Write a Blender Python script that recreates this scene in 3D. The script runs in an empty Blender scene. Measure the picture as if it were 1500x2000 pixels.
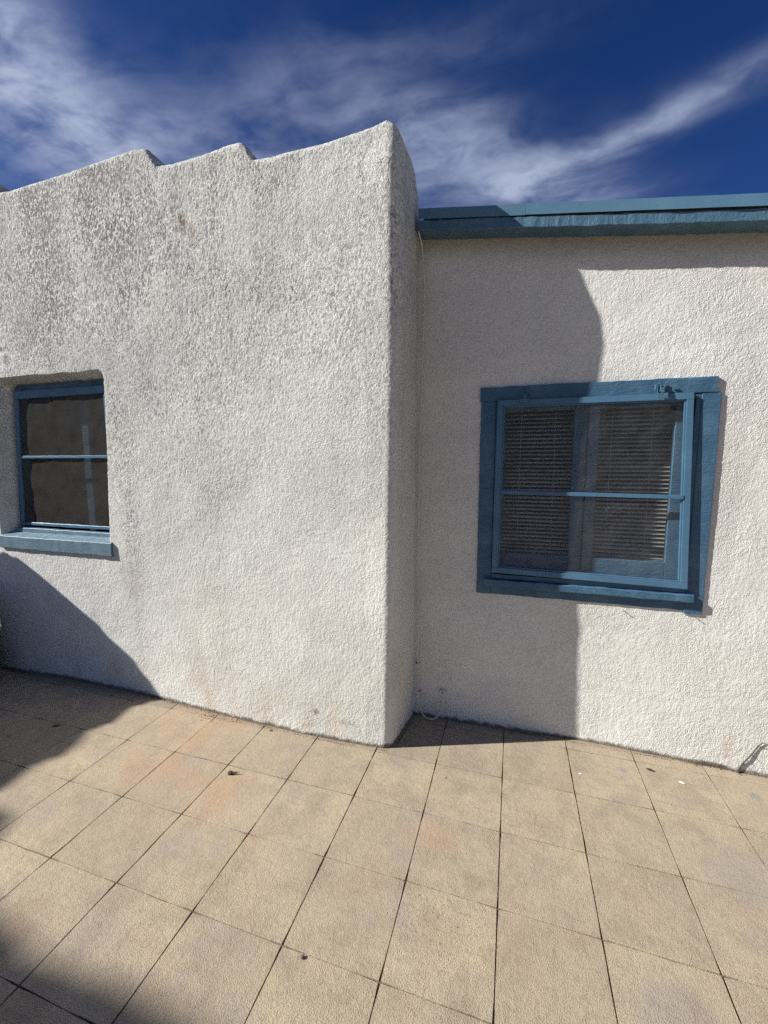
import bpy, bmesh, math, random
import numpy as np
from mathutils import Vector, Matrix

C = bpy.context.scene.collection
sc = bpy.context.scene

# ------------------------------------------------------------------ camera
H = 1.55
PITCH = math.radians(6.608)
YAW = math.radians(17.04)
cam_d = bpy.data.cameras.new('camera')
cam_d.sensor_fit = 'HORIZONTAL'
cam_d.sensor_width = 36.0
cam_d.lens = 36.0 * 820.0 / 1500.0
cam_d.clip_start = 0.02
cam_d.clip_end = 2000.0
cam = bpy.data.objects.new('camera', cam_d)
C.objects.link(cam)
cam.location = (0, 0, H)
cam.rotation_euler = (math.pi / 2 - PITCH, 0, YAW)
sc.camera = cam

# ------------------------------------------------------------------ light
SUN_EL = math.radians(33.3)
SX, SY = 0.934, 0.357                      # horizontal travel direction of the light
sun_d = bpy.data.lights.new('sun', 'SUN')
sun_d.energy = 5.0
sun_d.angle = math.radians(0.53)
sun_d.color = (1.0, 0.975, 0.925)
sun = bpy.data.objects.new('sun', sun_d)
C.objects.link(sun)
trav = Vector((SX * math.cos(SUN_EL), SY * math.cos(SUN_EL), -math.sin(SUN_EL)))
sun.rotation_euler = trav.to_track_quat('-Z', 'Y').to_euler()
sun.location = (-8, -4, 8)

sc.cycles.use_denoising = False
sc.view_settings.view_transform = 'Standard'
sc.view_settings.look = 'None'
sc.view_settings.gamma = 1.0
sc.view_settings.use_curve_mapping = False
sc.view_settings.exposure = 0.60

world = bpy.data.worlds.new('World')
sc.world = world
world.use_nodes = True


class G:
    """tiny node-graph helper"""
    def __init__(s, nt):
        s.nt = nt

    def n(s, t, **kw):
        nd = s.nt.nodes.new(t)
        for k, v in kw.items():
            setattr(nd, k, v)
        return nd

    def l(s, a, b):
        s.nt.links.new(a, b)

    def set(s, sock, v):
        if isinstance(v, bpy.types.NodeSocket):
            s.l(v, sock)
        elif v is not None:
            sock.default_value = v

    def m(s, op, a, b=None, c=None, clamp=False):
        nd = s.n('ShaderNodeMath', operation=op)
        nd.use_clamp = clamp
        s.set(nd.inputs[0], a)
        s.set(nd.inputs[1], b)
        s.set(nd.inputs[2], c)
        return nd.outputs[0]

    def v(s, op, a, b=None, scale=None):
        nd = s.n('ShaderNodeVectorMath', operation=op)
        s.set(nd.inputs[0], a)
        if b is not None:
            s.set(nd.inputs[1], b)
        if scale is not None:
            s.set(nd.inputs['Scale'], scale)
        return nd.outputs['Value'] if op in ('LENGTH', 'DOT_PRODUCT', 'DISTANCE') else nd.outputs['Vector']

    def noise(s, vec, scale, detail=4, rough=0.55, dist=0.0):
        nd = s.n('ShaderNodeTexNoise')
        s.set(nd.inputs['Vector'], vec)
        nd.inputs['Scale'].default_value = scale
        nd.inputs['Detail'].default_value = detail
        nd.inputs['Roughness'].default_value = rough
        nd.inputs['Distortion'].default_value = dist
        return nd.outputs['Fac']

    def rng(s, val, a, b, c=0.0, d=1.0, smooth=True):
        nd = s.n('ShaderNodeMapRange')
        nd.interpolation_type = 'SMOOTHSTEP' if smooth else 'LINEAR'
        s.set(nd.inputs['Value'], val)
        nd.inputs['From Min'].default_value = a
        nd.inputs['From Max'].default_value = b
        nd.inputs['To Min'].default_value = c
        nd.inputs['To Max'].default_value = d
        return nd.outputs['Result']

    def mix(s, fac, a, b, mode='MIX'):
        nd = s.n('ShaderNodeMix', data_type='RGBA', blend_type=mode)
        s.set(nd.inputs[0], fac)
        for i, x in ((6, a), (7, b)):
            if isinstance(x, tuple) and len(x) == 3:
                x = x + (1,)
            s.set(nd.inputs[i], x)
        return nd.outputs[2]

    def blob(s, pos, c, r, lo=1.0, hi=0.3):
        d = s.v('SUBTRACT', pos, c)
        d = s.v('DIVIDE', d, r)
        return s.rng(s.v('LENGTH', d), lo, hi)

    def sep(s, vec):
        nd = s.n('ShaderNodeSeparateXYZ')
        s.l(vec, nd.inputs[0])
        return nd.outputs

    def comb(s, x, y, z=0.0):
        nd = s.n('ShaderNodeCombineXYZ')
        s.set(nd.inputs[0], x); s.set(nd.inputs[1], y); s.set(nd.inputs[2], z)
        return nd.outputs[0]


def build_world():
    nt = world.node_tree
    nt.nodes.clear()
    g = G(nt)
    sky = g.n('ShaderNodeTexSky', sky_type='NISHITA')
    sky.sun_disc = False
    sky.sun_elevation = SUN_EL
    sky.sun_rotation = math.atan2(-SX, -SY)
    sky.altitude = 750
    sky.air_density = 1.0
    sky.dust_density = 0.25
    sky.ozone_density = 2.2
    tc = g.n('ShaderNodeTexCoord')
    x, y, z = g.sep(tc.outputs['Generated'])
    zc = g.m('MAXIMUM', z, 0.12)
    px = g.m('DIVIDE', x, zc)
    py = g.m('DIVIDE', y, zc)
    P = g.comb(px, py)
    # cirrus lie on a flat layer overhead: streaks given on that layer
    warp = g.n('ShaderNodeTexNoise')
    g.l(P, warp.inputs['Vector'])
    warp.inputs['Scale'].default_value = 2.2
    warp.inputs['Detail'].default_value = 3
    wv = g.v('SUBTRACT', warp.outputs['Color'], (0.5, 0.5, 0.5))
    Pw = g.v('ADD', P, g.v('SCALE', wv, scale=0.20))
    streaks = [
        (-0.642, 1.175, 0.254, 0.24, 0.09, 0.14), (-0.359, 1.301, 0.571, 0.24, 0.10, 0.20),
        (-0.10, 1.57, 0.727, 0.36, 0.12, 0.60), (0.194, 1.605, -0.323, 0.26, 0.075, 0.56),
        (0.447, 1.495, -0.371, 0.24, 0.055, 0.48), (0.068, 1.798, 0.384, 0.36, 0.12, 0.36),
        (-1.30, 0.90, 1.675, 0.22, 0.16, 0.78), (-1.10, 0.80, 1.861, 0.15, 0.11, 0.65),
        (-1.45, 1.15, 0.640, 0.33, 0.22, 0.50), (-1.15, 1.16, 0.468, 0.24, 0.14, 0.30),
        (-0.30, 1.10, 0.062, 0.36, 0.07, 0.17), (-0.42, 1.62, 1.967, 0.2, 0.14, 0.42), (-0.75, 1.38, 0.5, 0.3, 0.12, 0.24), (-0.95, 1.30, 0.45, 0.75, 0.33, 0.17),
        (2.2, 0.6, 0.4, 0.7, 0.2, 0.5), (0.9, -1.4, 0.8, 0.9, 0.3, 0.45), (-1.6, -0.9, 0.3, 0.8, 0.25, 0.4),
        (-2.6, 1.9, 0.5, 0.9, 0.4, 0.5), (1.2, 3.2, 0.2, 0.9, 0.4, 0.4), (-0.8, 3.0, 0.1, 0.9, 0.35, 0.5),
    ]
    wx, wy, _ = g.sep(Pw)
    tot = None
    for cx, cy, a, L, W, amp in streaks:
        dx = g.m('SUBTRACT', wx, cx)
        dy = g.m('SUBTRACT', wy, cy)
        u = g.m('ADD', g.m('MULTIPLY', dx, math.cos(a) / L), g.m('MULTIPLY', dy, math.sin(a) / L))
        w = g.m('ADD', g.m('MULTIPLY', dx, -math.sin(a) / W), g.m('MULTIPLY', dy, math.cos(a) / W))
        r2 = g.m('ADD', g.m('MULTIPLY', u, u), g.m('MULTIPLY', w, w))
        e = g.m('MULTIPLY', g.m('EXPONENT', g.m('MULTIPLY', r2, -0.85)), amp)
        tot = e if tot is None else g.m('ADD', tot, e)
    # fibres
    mp = g.n('ShaderNodeMapping')
    g.l(Pw, mp.inputs['Vector'])
    mp.inputs['Rotation'].default_value = (0, 0, math.radians(-62))
    mp.inputs['Scale'].default_value = (1.0, 2.6, 1.0)
    f1 = g.noise(mp.outputs[0], 2.6, 6, 0.52, 0.3)
    f2 = g.noise(Pw, 9.0, 8, 0.62, 0.25)
    fib = g.m('ADD', g.m('MULTIPLY', g.rng(f1, 0.30, 0.70), 0.75), g.m('MULTIPLY', g.rng(f2, 0.3, 0.72), 0.40))
    dens = g.m('MULTIPLY', tot, g.m('ADD', fib, 0.12))
    dens = g.m('ADD', dens, g.m('MULTIPLY', g.rng(f1, 0.42, 0.75), g.rng(py, 0.55, -0.1, 0.0, 0.40)))  # unseen cirrus behind the view, added to whiten the sky light
    dens = g.m('MINIMUM', dens, 0.97)
    tint = g.mix(g.rng(z, 0.05, 0.48), (0.44, 0.50, 0.58), (0.20, 0.41, 0.86))
    tint = g.mix(g.rng(z, 0.46, 0.76), tint, (0.105, 0.335, 0.78))
    skyc = g.mix(1.0, sky.outputs[0], tint, 'MULTIPLY')
    col = g.mix(dens, skyc, (5.4, 6.2, 8.6))
    bg = g.n('ShaderNodeBackground')
    g.l(col, bg.inputs['Color'])
    bg.inputs['Strength'].default_value = 0.05
    out = g.n('ShaderNodeOutputWorld')
    g.l(bg.outputs[0], out.inputs[0])


build_world()

# ------------------------------------------------------------------ noise helpers
rs = np.random.default_rng(7)


def grain(shape, seed, p1=1, p2=1):
    r = np.random.default_rng(seed)
    a = r.standard_normal(shape)

    def bl(a, ax):
        return (np.roll(a, 1, ax) + 2 * a + np.roll(a, -1, ax)) / 4
    for _ in range(p1):
        a = bl(a, 0)
    for _ in range(p2):
        a = bl(a, 1)
    a /= a.std()
    return a


def vnoise(x, y, scale, seed):
    """smooth value noise, -1..1, at absolute coordinates"""
    r = np.random.default_rng(seed).uniform(-1, 1, (256, 256))
    fx, fy = np.asarray(x) / scale + 97.3, np.asarray(y) / scale + 61.7
    ix, iy = np.floor(fx).astype(int), np.floor(fy).astype(int)
    tx, ty = fx - ix, fy - iy
    tx, ty = tx * tx * (3 - 2 * tx), ty * ty * (3 - 2 * ty)
    g = lambda i, j: r[i % 256, j % 256]
    return (g(ix, iy) * (1 - tx) * (1 - ty) + g(ix + 1, iy) * tx * (1 - ty)
            + g(ix, iy + 1) * (1 - tx) * ty + g(ix + 1, iy + 1) * tx * ty)


# ------------------------------------------------------------------ materials
def mat_base(name):
    m = bpy.data.materials.new(name)
    m.use_nodes = True
    nt = m.node_tree
    nt.nodes.clear()
    g = G(nt)
    out = g.n('ShaderNodeOutputMaterial')
    b = g.n('ShaderNodeBsdfPrincipled')
    g.l(b.outputs[0], out.inputs[0])
    geo = g.n('ShaderNodeNewGeometry')
    return m, g, b, geo.outputs['Position'], out


def bump(g, h, strength, dist, normal=None):
    nd = g.n('ShaderNodeBump')
    nd.inputs['Strength'].default_value = strength
    nd.inputs['Distance'].default_value = dist
    g.l(h, nd.inputs['Height'])
    if normal is not None:
        g.l(normal, nd.inputs['Normal'])
    return nd.outputs['Normal']


def stucco_material(name, wing):
    m, g, b, pos, out = mat_base(name)
    x, y, z = g.sep(pos)
    at = g.n('ShaderNodeAttribute', attribute_name='grain')
    gr = at.outputs['Fac']
    base = (0.86, 0.85, 0.785) if wing == 'left' else (0.84, 0.83, 0.77)
    broad = g.noise(pos, 1.3, 3)
    col = g.mix(g.rng(broad, 0.3, 0.7), base, tuple(c * k for c, k in zip(base, (0.93, 0.92, 0.90))))
    # vertical rain streaks of dust
    sv = g.v('MULTIPLY', pos, (5.0, 5.0, 0.55))
    st = g.m('ADD', g.m('MULTIPLY', g.noise(sv, 1.0, 5, 0.6), 0.35), g.m('MULTIPLY', g.noise(g.v('MULTIPLY', pos, (3.0, 3.0, 1.9)), 1.0, 6, 0.65), 0.65))
    st2 = g.noise(g.v('MULTIPLY', pos, (16.0, 16.0, 1.4)), 1.0, 4, 0.6)
    blot = g.noise(pos, 3.2, 5, 0.6)
    if wing == 'left':
        up = g.rng(z, 0.6, 3.1)
        lf = g.rng(x, -0.9, -2.6)
        dirt = g.m('MULTIPLY', g.m('ADD', g.m('MULTIPLY', up, 0.45), g.m('MULTIPLY', g.m('MULTIPLY', up, lf), 0.75)),
                   g.m('ADD', g.rng(st, 0.30, 0.72), 0.35))
        dirt = g.m('ADD', dirt, g.m('MULTIPLY', g.rng(st2, 0.5, 0.75), g.m('MULTIPLY', up, 0.35)))
        for c, r, k in [((-1.68, 2.04, 1.5), (0.22, 0.3, 1.3), 0.34), ((-2.28, 2.04, 1.1), (0.12, 0.3, 1.0), 0.34), ((-1.2, 2.04, 2.5), (0.25, 0.3, 0.9), 0.2),
                        ((-2.05, 2.04, 2.5), (0.35, 0.3, 0.8), 0.35), ((-3.0, 2.04, 2.8), (0.25, 0.3, 0.6), 0.4)]:
            dirt = g.m('ADD', dirt, g.m('MULTIPLY', g.m('MULTIPLY', g.blob(pos, c, r, 1.0, 0.1), g.rng(st, 0.32, 0.66)), k))
        dirt = g.m('ADD', dirt, 0.22)
    else:
        dirt = g.m('ADD', g.m('MULTIPLY', g.rng(st, 0.45, 0.8), 0.12), 0.20)
        up = g.rng(z, 1.6, 2.8)
    # dirt, with grazing-sun shade painted in, darkens the hollows between the grains
    hollow = g.rng(gr, 0.55, -1.3)
    fine = g.noise(pos, 95, 3, 0.6)
    hol2 = g.m('MULTIPLY', g.m('ADD', hollow, g.rng(fine, 0.62, 0.38)), 0.62)
    dd = g.m('MULTIPLY', dirt, hol2, clamp=True)
    col = g.mix(dd, col, (0.17, 0.17, 0.165))
    film = g.m('MULTIPLY', g.m('MULTIPLY', dirt, g.rng(blot, 0.35, 0.75)), 0.42, clamp=True)
    col = g.mix(film, col, (0.40, 0.40, 0.39))
    low = g.noise(g.v('MULTIPLY', pos, (7.0, 7.0, 2.5)), 1.0, 5, 0.65)
    wsh = g.noise(g.v('ADD', pos, (3.0, 1.0, 8.0)), 2.1, 6, 0.62, 0.5)
    col = g.mix(g.m('MULTIPLY', g.rng(wsh, 0.44, 0.72), 0.34 if wing == 'left' else 0.22), col, (0.54, 0.53, 0.50))
    if wing == 'left':
        for c, r, cc, k in [((-1.785, 2.04, 2.875), (0.030, 0.1, 0.060), (0.05, 0.035, 0.025), 1.0), ((-1.78, 2.04, 2.845), (0.05, 0.1, 0.085), (0.24, 0.18, 0.13), 0.8),
                            ((-1.72, 2.04, 2.79), (0.05, 0.1, 0.09), (0.30, 0.24, 0.18), 0.55),
                            ((-3.32, 2.04, 2.31), (0.09, 0.1, 0.03), (0.10, 0.10, 0.10), 0.8),
                            ((-3.26, 2.04, 2.24), (0.04, 0.1, 0.06), (0.12, 0.12, 0.12), 0.7),
                            ((-1.025, 2.04, 0.145), (0.035, 0.1, 0.03), (0.16, 0.11, 0.08), 0.7),
                            ((-0.84, 2.04, 0.11), (0.10, 0.1, 0.035), (0.30, 0.24, 0.2), 0.5)]:
            msk = g.m('MULTIPLY', g.m('MULTIPLY', g.blob(pos, c, r, 1.0, 0.15), g.rng(g.noise(pos, 45, 3), 0.30, 0.50)), k)
            col = g.mix(msk, col, cc)
        # rust-coloured splash from the soil, low down
        rust = g.m('MULTIPLY', g.rng(z, 0.55, 0.0), g.rng(low, 0.42, 0.72))
        col = g.mix(g.m('MULTIPLY', rust, 0.35), col, (0.48, 0.34, 0.22))
        for c, r, k in [((-1.75, 2.05, 0.5), (0.28, 0.3, 0.55), 0.24), ((-1.9, 2.05, 1.3), (0.4, 0.3, 0.5), 0.12),
                        ((-2.3, 2.04, 0.75), (0.15, .3, .5), 0.2)]:
            col = g.mix(g.m('MULTIPLY', g.m('MULTIPLY', g.blob(pos, c, r), g.rng(low, 0.3, 0.65)), k), col, (0.42, 0.33, 0.26))
    else:
        # scuffs under the window and faint soiling
        for c, r, k in [((0.08, 2.41, 0.42), (0.30, 0.3, 0.30), 0.35), ((0.12, 2.41, 2.1), (0.25, 0.3, 0.2), 0.3)]:
            sp = g.rng(g.noise(pos, 34, 4, 0.7, 0.6), 0.56, 0.70)
            col = g.mix(g.m('MULTIPLY', g.m('MULTIPLY', g.blob(pos, c, r), sp), k), col, (0.22, 0.2, 0.19))
        rust = g.blob(pos, (1.085, 2.41, 0.12), (0.03, 0.2, 0.17), 1.0, 0.2)
        col = g.mix(g.m('MULTIPLY', g.m('MULTIPLY', rust, g.rng(g.noise(pos, 45, 3), 0.4, 0.6)), 0.5), col, (0.50, 0.28, 0.20))
        col = g.mix(g.m('MULTIPLY', g.rng(z, 0.5, 0.0), g.m('MULTIPLY', g.rng(low, 0.45, 0.75), 0.18)), col, (0.48, 0.40, 0.3))
        # brown dust film under the eave
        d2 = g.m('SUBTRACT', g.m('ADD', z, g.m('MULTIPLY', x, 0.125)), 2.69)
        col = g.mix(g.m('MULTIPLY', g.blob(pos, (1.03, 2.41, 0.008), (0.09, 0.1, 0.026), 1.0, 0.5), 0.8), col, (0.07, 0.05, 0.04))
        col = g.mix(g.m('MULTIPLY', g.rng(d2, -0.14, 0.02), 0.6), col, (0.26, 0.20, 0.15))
    # soil line where the wall meets the slab
    zl = g.m('ADD', z, g.m('MULTIPLY', g.m('SUBTRACT', g.noise(pos, 28, 4), 0.5), 0.05))
    col = g.mix(g.m('MULTIPLY', g.rng(zl, 0.030, 0.006), 0.85), col, (0.10, 0.075, 0.055))
    b.inputs['Roughness'].default_value = 0.85
    b.inputs['Specular IOR Level'].default_value = 0.25
    g.l(col, b.inputs['Base Color'])
    h = g.m('ADD', g.noise(pos, 205 if wing == 'left' else 190, 2, 0.5), g.m('MULTIPLY', g.noise(pos, 90, 1, 0.5), 0.35))
    drag = g.noise(g.v('MULTIPLY', pos, (2.2, 2.2, 3.6)), 1.0, 4, 0.6, 0.8)
    h = g.m('MULTIPLY', h, g.rng(drag, 0.32, 0.68, 0.45, 1.05))
    nb0 = bump(g, h, 1.0, 0.0054)
    g.l(bump(g, g.noise(g.v('MULTIPLY', pos, (14, 14, 9)), 1.0, 3, 0.6, 1.0), 0.35, 0.008, nb0), b.inputs['Normal'])
    return m


def paint_material(name, colr, rough=0.45, lump=0.5, fade=None, brush=None):
    m, g, b, pos, out = mat_base(name)
    n1 = g.noise(pos, 9, 5, 0.6)
    c2 = fade or tuple(min(1, c * 1.35 + 0.01) for c in colr)
    col = g.mix(g.rng(n1, 0.35, 0.72), colr, c2)
    n2 = g.noise(pos, 70, 4, 0.6)
    col = g.mix(g.m('MULTIPLY', g.rng(n2, 0.62, 0.72), 0.35), col, tuple(c * 0.45 for c in colr))
    vecs = g.v('MULTIPLY', pos, brush or (18, 60, 60))
    n3 = g.noise(vecs, 1.0, 5, 0.65, 1.2)
    b.inputs['Roughness'].default_value = rough
    b.inputs['Specular IOR Level'].default_value = 0.35
    g.l(col, b.inputs['Base Color'])
    h = g.m('ADD', n3, g.m('MULTIPLY', n2, 0.3))
    g.l(bump(g, h, lump, 0.006), b.inputs['Normal'])
    return m


def plain_material(name, colr, rough=0.7, spec=0.3, var=0.25, scale=20, bmp=0.2):
    m, g, b, pos, out = mat_base(name)
    n = g.noise(pos, scale, 4)
    col = g.mix(g.rng(n, 0.3, 0.7), tuple(c * (1 - var) for c in colr), tuple(min(1, c * (1 + var)) for c in colr))
    g.l(col, b.inputs['Base Color'])
    b.inputs['Roughness'].default_value = rough
    b.inputs['Specular IOR Level'].default_value = spec
    if bmp:
        g.l(bump(g, g.noise(pos, scale * 4, 3), bmp, 0.003), b.inputs['Normal'])
    return m


def tile_material():
    m, g, b, pos, out = mat_base('cast_concrete_tile')
    oi = g.n('ShaderNodeObjectInfo')
    rnd = oi.outputs['Random']
    n1 = g.noise(pos, 1.9, 5, 0.6, 0.4)
    n2 = g.noise(pos, 6.5, 6, 0.65)
    col = g.mix(g.rng(n1, 0.32, 0.68), (0.495, 0.405, 0.268), (0.435, 0.358, 0.262))
    col = g.mix(g.m('MULTIPLY', g.rng(n2, 0.40, 0.70), 0.60), col, (0.27, 0.215, 0.155))
    col = g.mix(g.m('MULTIPLY', rnd, 0.35), col, (0.30, 0.25, 0.19))
    n4 = g.noise(g.v('ADD', pos, (9.0, 2.0, 0)), 12.0, 6, 0.7)
    col = g.mix(g.m('MULTIPLY', g.rng(n4, 0.50, 0.72), 0.40), col, (0.52, 0.43, 0.30))
    col = g.mix(g.m('MULTIPLY', g.rng(g.noise(g.v('ADD', pos, (1.0, 5.0, 0)), 4.2, 5, 0.6), 0.50, 0.72), 0.35), col, (0.40, 0.28, 0.20))
    # greyer worn patches
    n3 = g.noise(g.v('ADD', pos, (4.0, 7.0, 0)), 3.2, 6, 0.62)
    col = g.mix(g.m('MULTIPLY', g.rng(n3, 0.53, 0.70), 0.55), col, (0.335, 0.285, 0.245))
    # trowel streaks running along the wall
    stv = g.v('MULTIPLY', pos, (3.5, 55.0, 1.0))
    stn = g.noise(stv, 1.0, 5, 0.65, 0.6)
    reg = g.m('ADD', g.rng(g.sep(pos)[1], 1.2, 2.3, 0.10, 0.55), 0.0)
    col = g.mix(g.m('MULTIPLY', g.rng(stn, 0.52, 0.75), reg), col, (0.28, 0.225, 0.165))
    spk = g.noise(pos, 38, 6, 0.72)
    col = g.mix(g.m('MULTIPLY', g.rng(spk, 0.50, 0.68), 0.42), col, (0.255, 0.20, 0.14))
    col = g.mix(g.m('MULTIPLY', g.rng(g.noise(g.v('MULTIPLY', pos, (9, 26, 1)), 1.0, 6, 0.7, 1.2), 0.52, 0.70), 0.34), col, (0.27, 0.215, 0.155))
    # sand grains
    fine = g.noise(pos, 260, 2, 0.6)
    col = g.mix(g.m('MULTIPLY', g.rng(fine, 0.48, 0.66), 0.55), col, (0.20, 0.16, 0.115))
    col = g.mix(g.m('MULTIPLY', g.rng(g.noise(pos, 170, 2, 0.5), 0.60, 0.72), 0.35), col, (0.62, 0.54, 0.42))
    # terracotta-coloured washes
    wash = g.noise(pos, 5.0, 5, 0.6)
    for c, r, k in [((-1.70, 1.92, 0), (0.50, 0.32, 1), 0.85), ((-1.62, 1.58, 0), (0.46, 0.28, 1), 0.85),
                    ((-1.22, 1.50, 0), (0.22, 0.25, 1), 0.70), ((-0.27, 1.58, 0), (0.22, 0.14, 1), 0.6),
                    ((-0.95, 1.35, 0), (0.12, 0.16, 1), 0.25), ((-0.05, 1.2, 0), (0.3, 0.14, 1), 0.15)]:
        col = g.mix(g.m('MULTIPLY', g.m('MULTIPLY', g.blob(pos, c, r, 1.0, 0.1), g.rng(wash, 0.36, 0.62)), k * 0.95), col,
                    (0.43, 0.285, 0.180))
    # dull grey rings left by pots and plugs
    for (cx, cy), rr, k in [((-0.94, 1.89), .030, .5), ((-0.79, 1.92), .033, .4), ((-1.36, 1.945), .022, .7),
                            ((0.582, 2.243), .035, .6), ((1.134, 2.229), .035, .7), ((0.81, 2.1), .05, .3),
                            ((-0.05, 2.16), .03, .3), ((0.49, 1.2), .18, .35), ((0.9, 1.75), .2, .3)]:
        col = g.mix(g.m('MULTIPLY', g.blob(pos, (cx, cy, 0), (rr, rr, 1), 1.0, 0.3), k), col, (0.25, 0.235, 0.225))
    # lichen-like dark freckles
    fr = g.m('MULTIPLY', g.blob(pos, (-0.19, 1.27, 0), (0.30, 0.17, 1), 1.0, 0.25), g.rng(g.noise(pos, 105, 3, 0.6), 0.58, 0.66))
    col = g.mix(g.m('MULTIPLY', fr, 0.65), col, (0.10, 0.075, 0.05))
    fr2 = g.m('MULTIPLY', g.rng(g.noise(pos, 1.7, 3), 0.55, 0.7), g.rng(g.noise(pos, 60, 2, 0.5), 0.70, 0.74))
    col = g.mix(g.m('MULTIPLY', fr2, 0.6), col, (0.12, 0.09, 0.06))
    # hairline crack at the wall corner
    # soil along the foot of the walls
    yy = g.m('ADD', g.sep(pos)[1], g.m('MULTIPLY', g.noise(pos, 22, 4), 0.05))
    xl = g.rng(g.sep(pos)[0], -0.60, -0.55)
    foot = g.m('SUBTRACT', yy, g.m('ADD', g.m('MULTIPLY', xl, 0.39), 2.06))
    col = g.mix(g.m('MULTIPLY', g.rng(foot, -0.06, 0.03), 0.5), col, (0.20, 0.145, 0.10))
    g.l(col, b.inputs['Base Color'])
    b.inputs['Roughness'].default_value = 0.78
    b.inputs['Specular IOR Level'].default_value = 0.3
    h = g.m('ADD', g.m('MULTIPLY', fine, 0.9), g.m('MULTIPLY', g.noise(pos, 60, 4, 0.6), 0.8))
    h = g.m('ADD', h, g.m('MULTIPLY', stn, 0.5))
    nb = bump(g, h, 0.75, 0.0045)
    nb = bump(g, g.noise(pos, 5, 3), 0.5, 0.012, nb)
    g.l(nb, b.inputs['Normal'])
    return m


def film_material(name, veil, colr, bs=0.85, gf=0.035, tint=0.62, lo=0.6, hi=1.5):
    """dusty clear plastic sheet"""
    m = bpy.data.materials.new(name)
    m.use_nodes = True
    nt = m.node_tree
    nt.nodes.clear()
    g = G(nt)
    out = g.n('ShaderNodeOutputMaterial')
    geo = g.n('ShaderNodeNewGeometry')
    pos = geo.outputs['Position']
    tr = g.n('ShaderNodeBsdfTransparent')
    tr.inputs[0].default_value = (tint, tint, tint, 1)
    df = g.n('ShaderNodeBsdfDiffuse')
    df.inputs[0].default_value = colr + (1,)
    gl = g.n('ShaderNodeBsdfGlossy')
    gl.inputs['Roughness'].default_value = 0.22
    gl.inputs[0].default_value = (0.8, 0.8, 0.8, 1)
    mp = g.n('ShaderNodeMapping')
    g.l(pos, mp.inputs['Vector'])
    mp.inputs['Rotation'].default_value = (0, math.radians(38), 0)
    mp.inputs['Scale'].default_value = (5.5, 4.0, 17.0)
    wr = g.noise(mp.outputs[0], 1.0, 5, 0.62, 1.5)
    nb = bump(g, wr, bs, 0.022)
    g.l(nb, df.inputs['Normal'])
    g.l(nb, gl.inputs['Normal'])
    m1 = g.n('ShaderNodeMixShader')
    dust = g.noise(pos, 8, 5, 0.65)
    g.l(g.rng(dust, 0.25, 0.8, veil * lo, veil * hi), m1.inputs[0])
    g.l(tr.outputs[0], m1.inputs[1])
    g.l(df.outputs[0], m1.inputs[2])
    m2 = g.n('ShaderNodeMixShader')
    m2.inputs[0].default_value = gf
    g.l(m1.outputs[0], m2.inputs[1])
    g.l(gl.outputs[0], m2.inputs[2])
    g.l(m2.outputs[0], out.inputs[0])
    return m


M = {
    'stucco_l': stucco_material('weathered_stucco', 'left'),
    'stucco_r': stucco_material('white_stucco', 'right'),
    'tile': tile_material(),
    'joint': plain_material('joint_soil', (0.12, 0.09, 0.06), 0.95, 0.1, 0.4, 30),
    'sand': plain_material('bare_soil', (0.20, 0.16, 0.115), 0.95, 0.1, 0.25, 3),
    'blue': paint_material('blue_window_paint', (0.048, 0.118, 0.195), 0.42, 0.75, (0.08, 0.165, 0.245)),
    'blue_smooth': paint_material('blue_frame_enamel', (0.072, 0.162, 0.255), 0.35, 0.12, (0.09, 0.19, 0.285)),
    'sill': paint_material('faded_sill_paint', (0.110, 0.185, 0.235), 0.5, 0.5, (0.15, 0.23, 0.28)),
    'fascia': paint_material('fascia_paint', (0.066, 0.145, 0.215), 0.45, 0.9, (0.095, 0.185, 0.26), (26, 30, 16)),
    'drip': paint_material('drip_edge_enamel', (0.092, 0.195, 0.285), 0.38, 0.15, (0.11, 0.215, 0.305)),
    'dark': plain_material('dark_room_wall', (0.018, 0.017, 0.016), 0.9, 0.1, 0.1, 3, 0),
    'blind': plain_material('blind_slat', (0.82, 0.82, 0.80), 0.55, 0.3, 0.05, 8, 0),
    'cord': plain_material('painted_cable', (0.66, 0.64, 0.58), 0.5, 0.3, 0.1, 30, 0.1),
    'black': plain_material('black_plastic', (0.004, 0.004, 0.004), 0.7, 0.15, 0.2, 10, 0.1),
    'crumb': plain_material('crumbs', (0.09, 0.06, 0.04), 0.9, 0.1, 0.6, 60, 0),
    'leaf': plain_material('dry_leaf', (0.06, 0.04, 0.028), 0.8, 0.2, 0.4, 40, 0.3),
    'twig': plain_material('dry_twig', (0.075, 0.065, 0.05), 0.85, 0.2, 0.3, 60, 0.3),
    'pebble': plain_material('pebble', (0.22, 0.17, 0.13), 0.8, 0.3, 0.3, 60, 0.3),
    'chip': plain_material('white_paint_chip', (0.80, 0.78, 0.72), 0.7, 0.3, 0.05, 60, 0),
    'curtain': plain_material('dark_curtain', (0.10, 0.085, 0.07), 0.9, 0.1, 0.15, 6, 0),
    'roof': plain_material('roof_felt', (0.35, 0.35, 0.34), 0.9, 0.1, 0.15, 6, 0.2),
    'screen_r': film_material('dusty_plastic_sheet', 0.040, (0.60, 0.59, 0.56), 0.7, 0.03, 0.88),
    'screen_l': film_material('dusty_window_film', 0.11, (0.36, 0.335, 0.30), 0.08, 0.02, 0.5, 0.9, 1.12),
}


# ------------------------------------------------------------------ mesh helpers
def link(name, me, mat, parent=None):
    if mat is not None:
        me.materials.append(mat)
    o = bpy.data.objects.new(name, me)
    C.objects.link(o)
    if parent is not None:
        o.parent = parent
    return o


def tag(o, label=None, cat=None, group=None, kind=None):
    if label: o['label'] = label
    if cat: o['category'] = cat
    if group: o['group'] = group
    if kind: o['kind'] = kind
    return o


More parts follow.
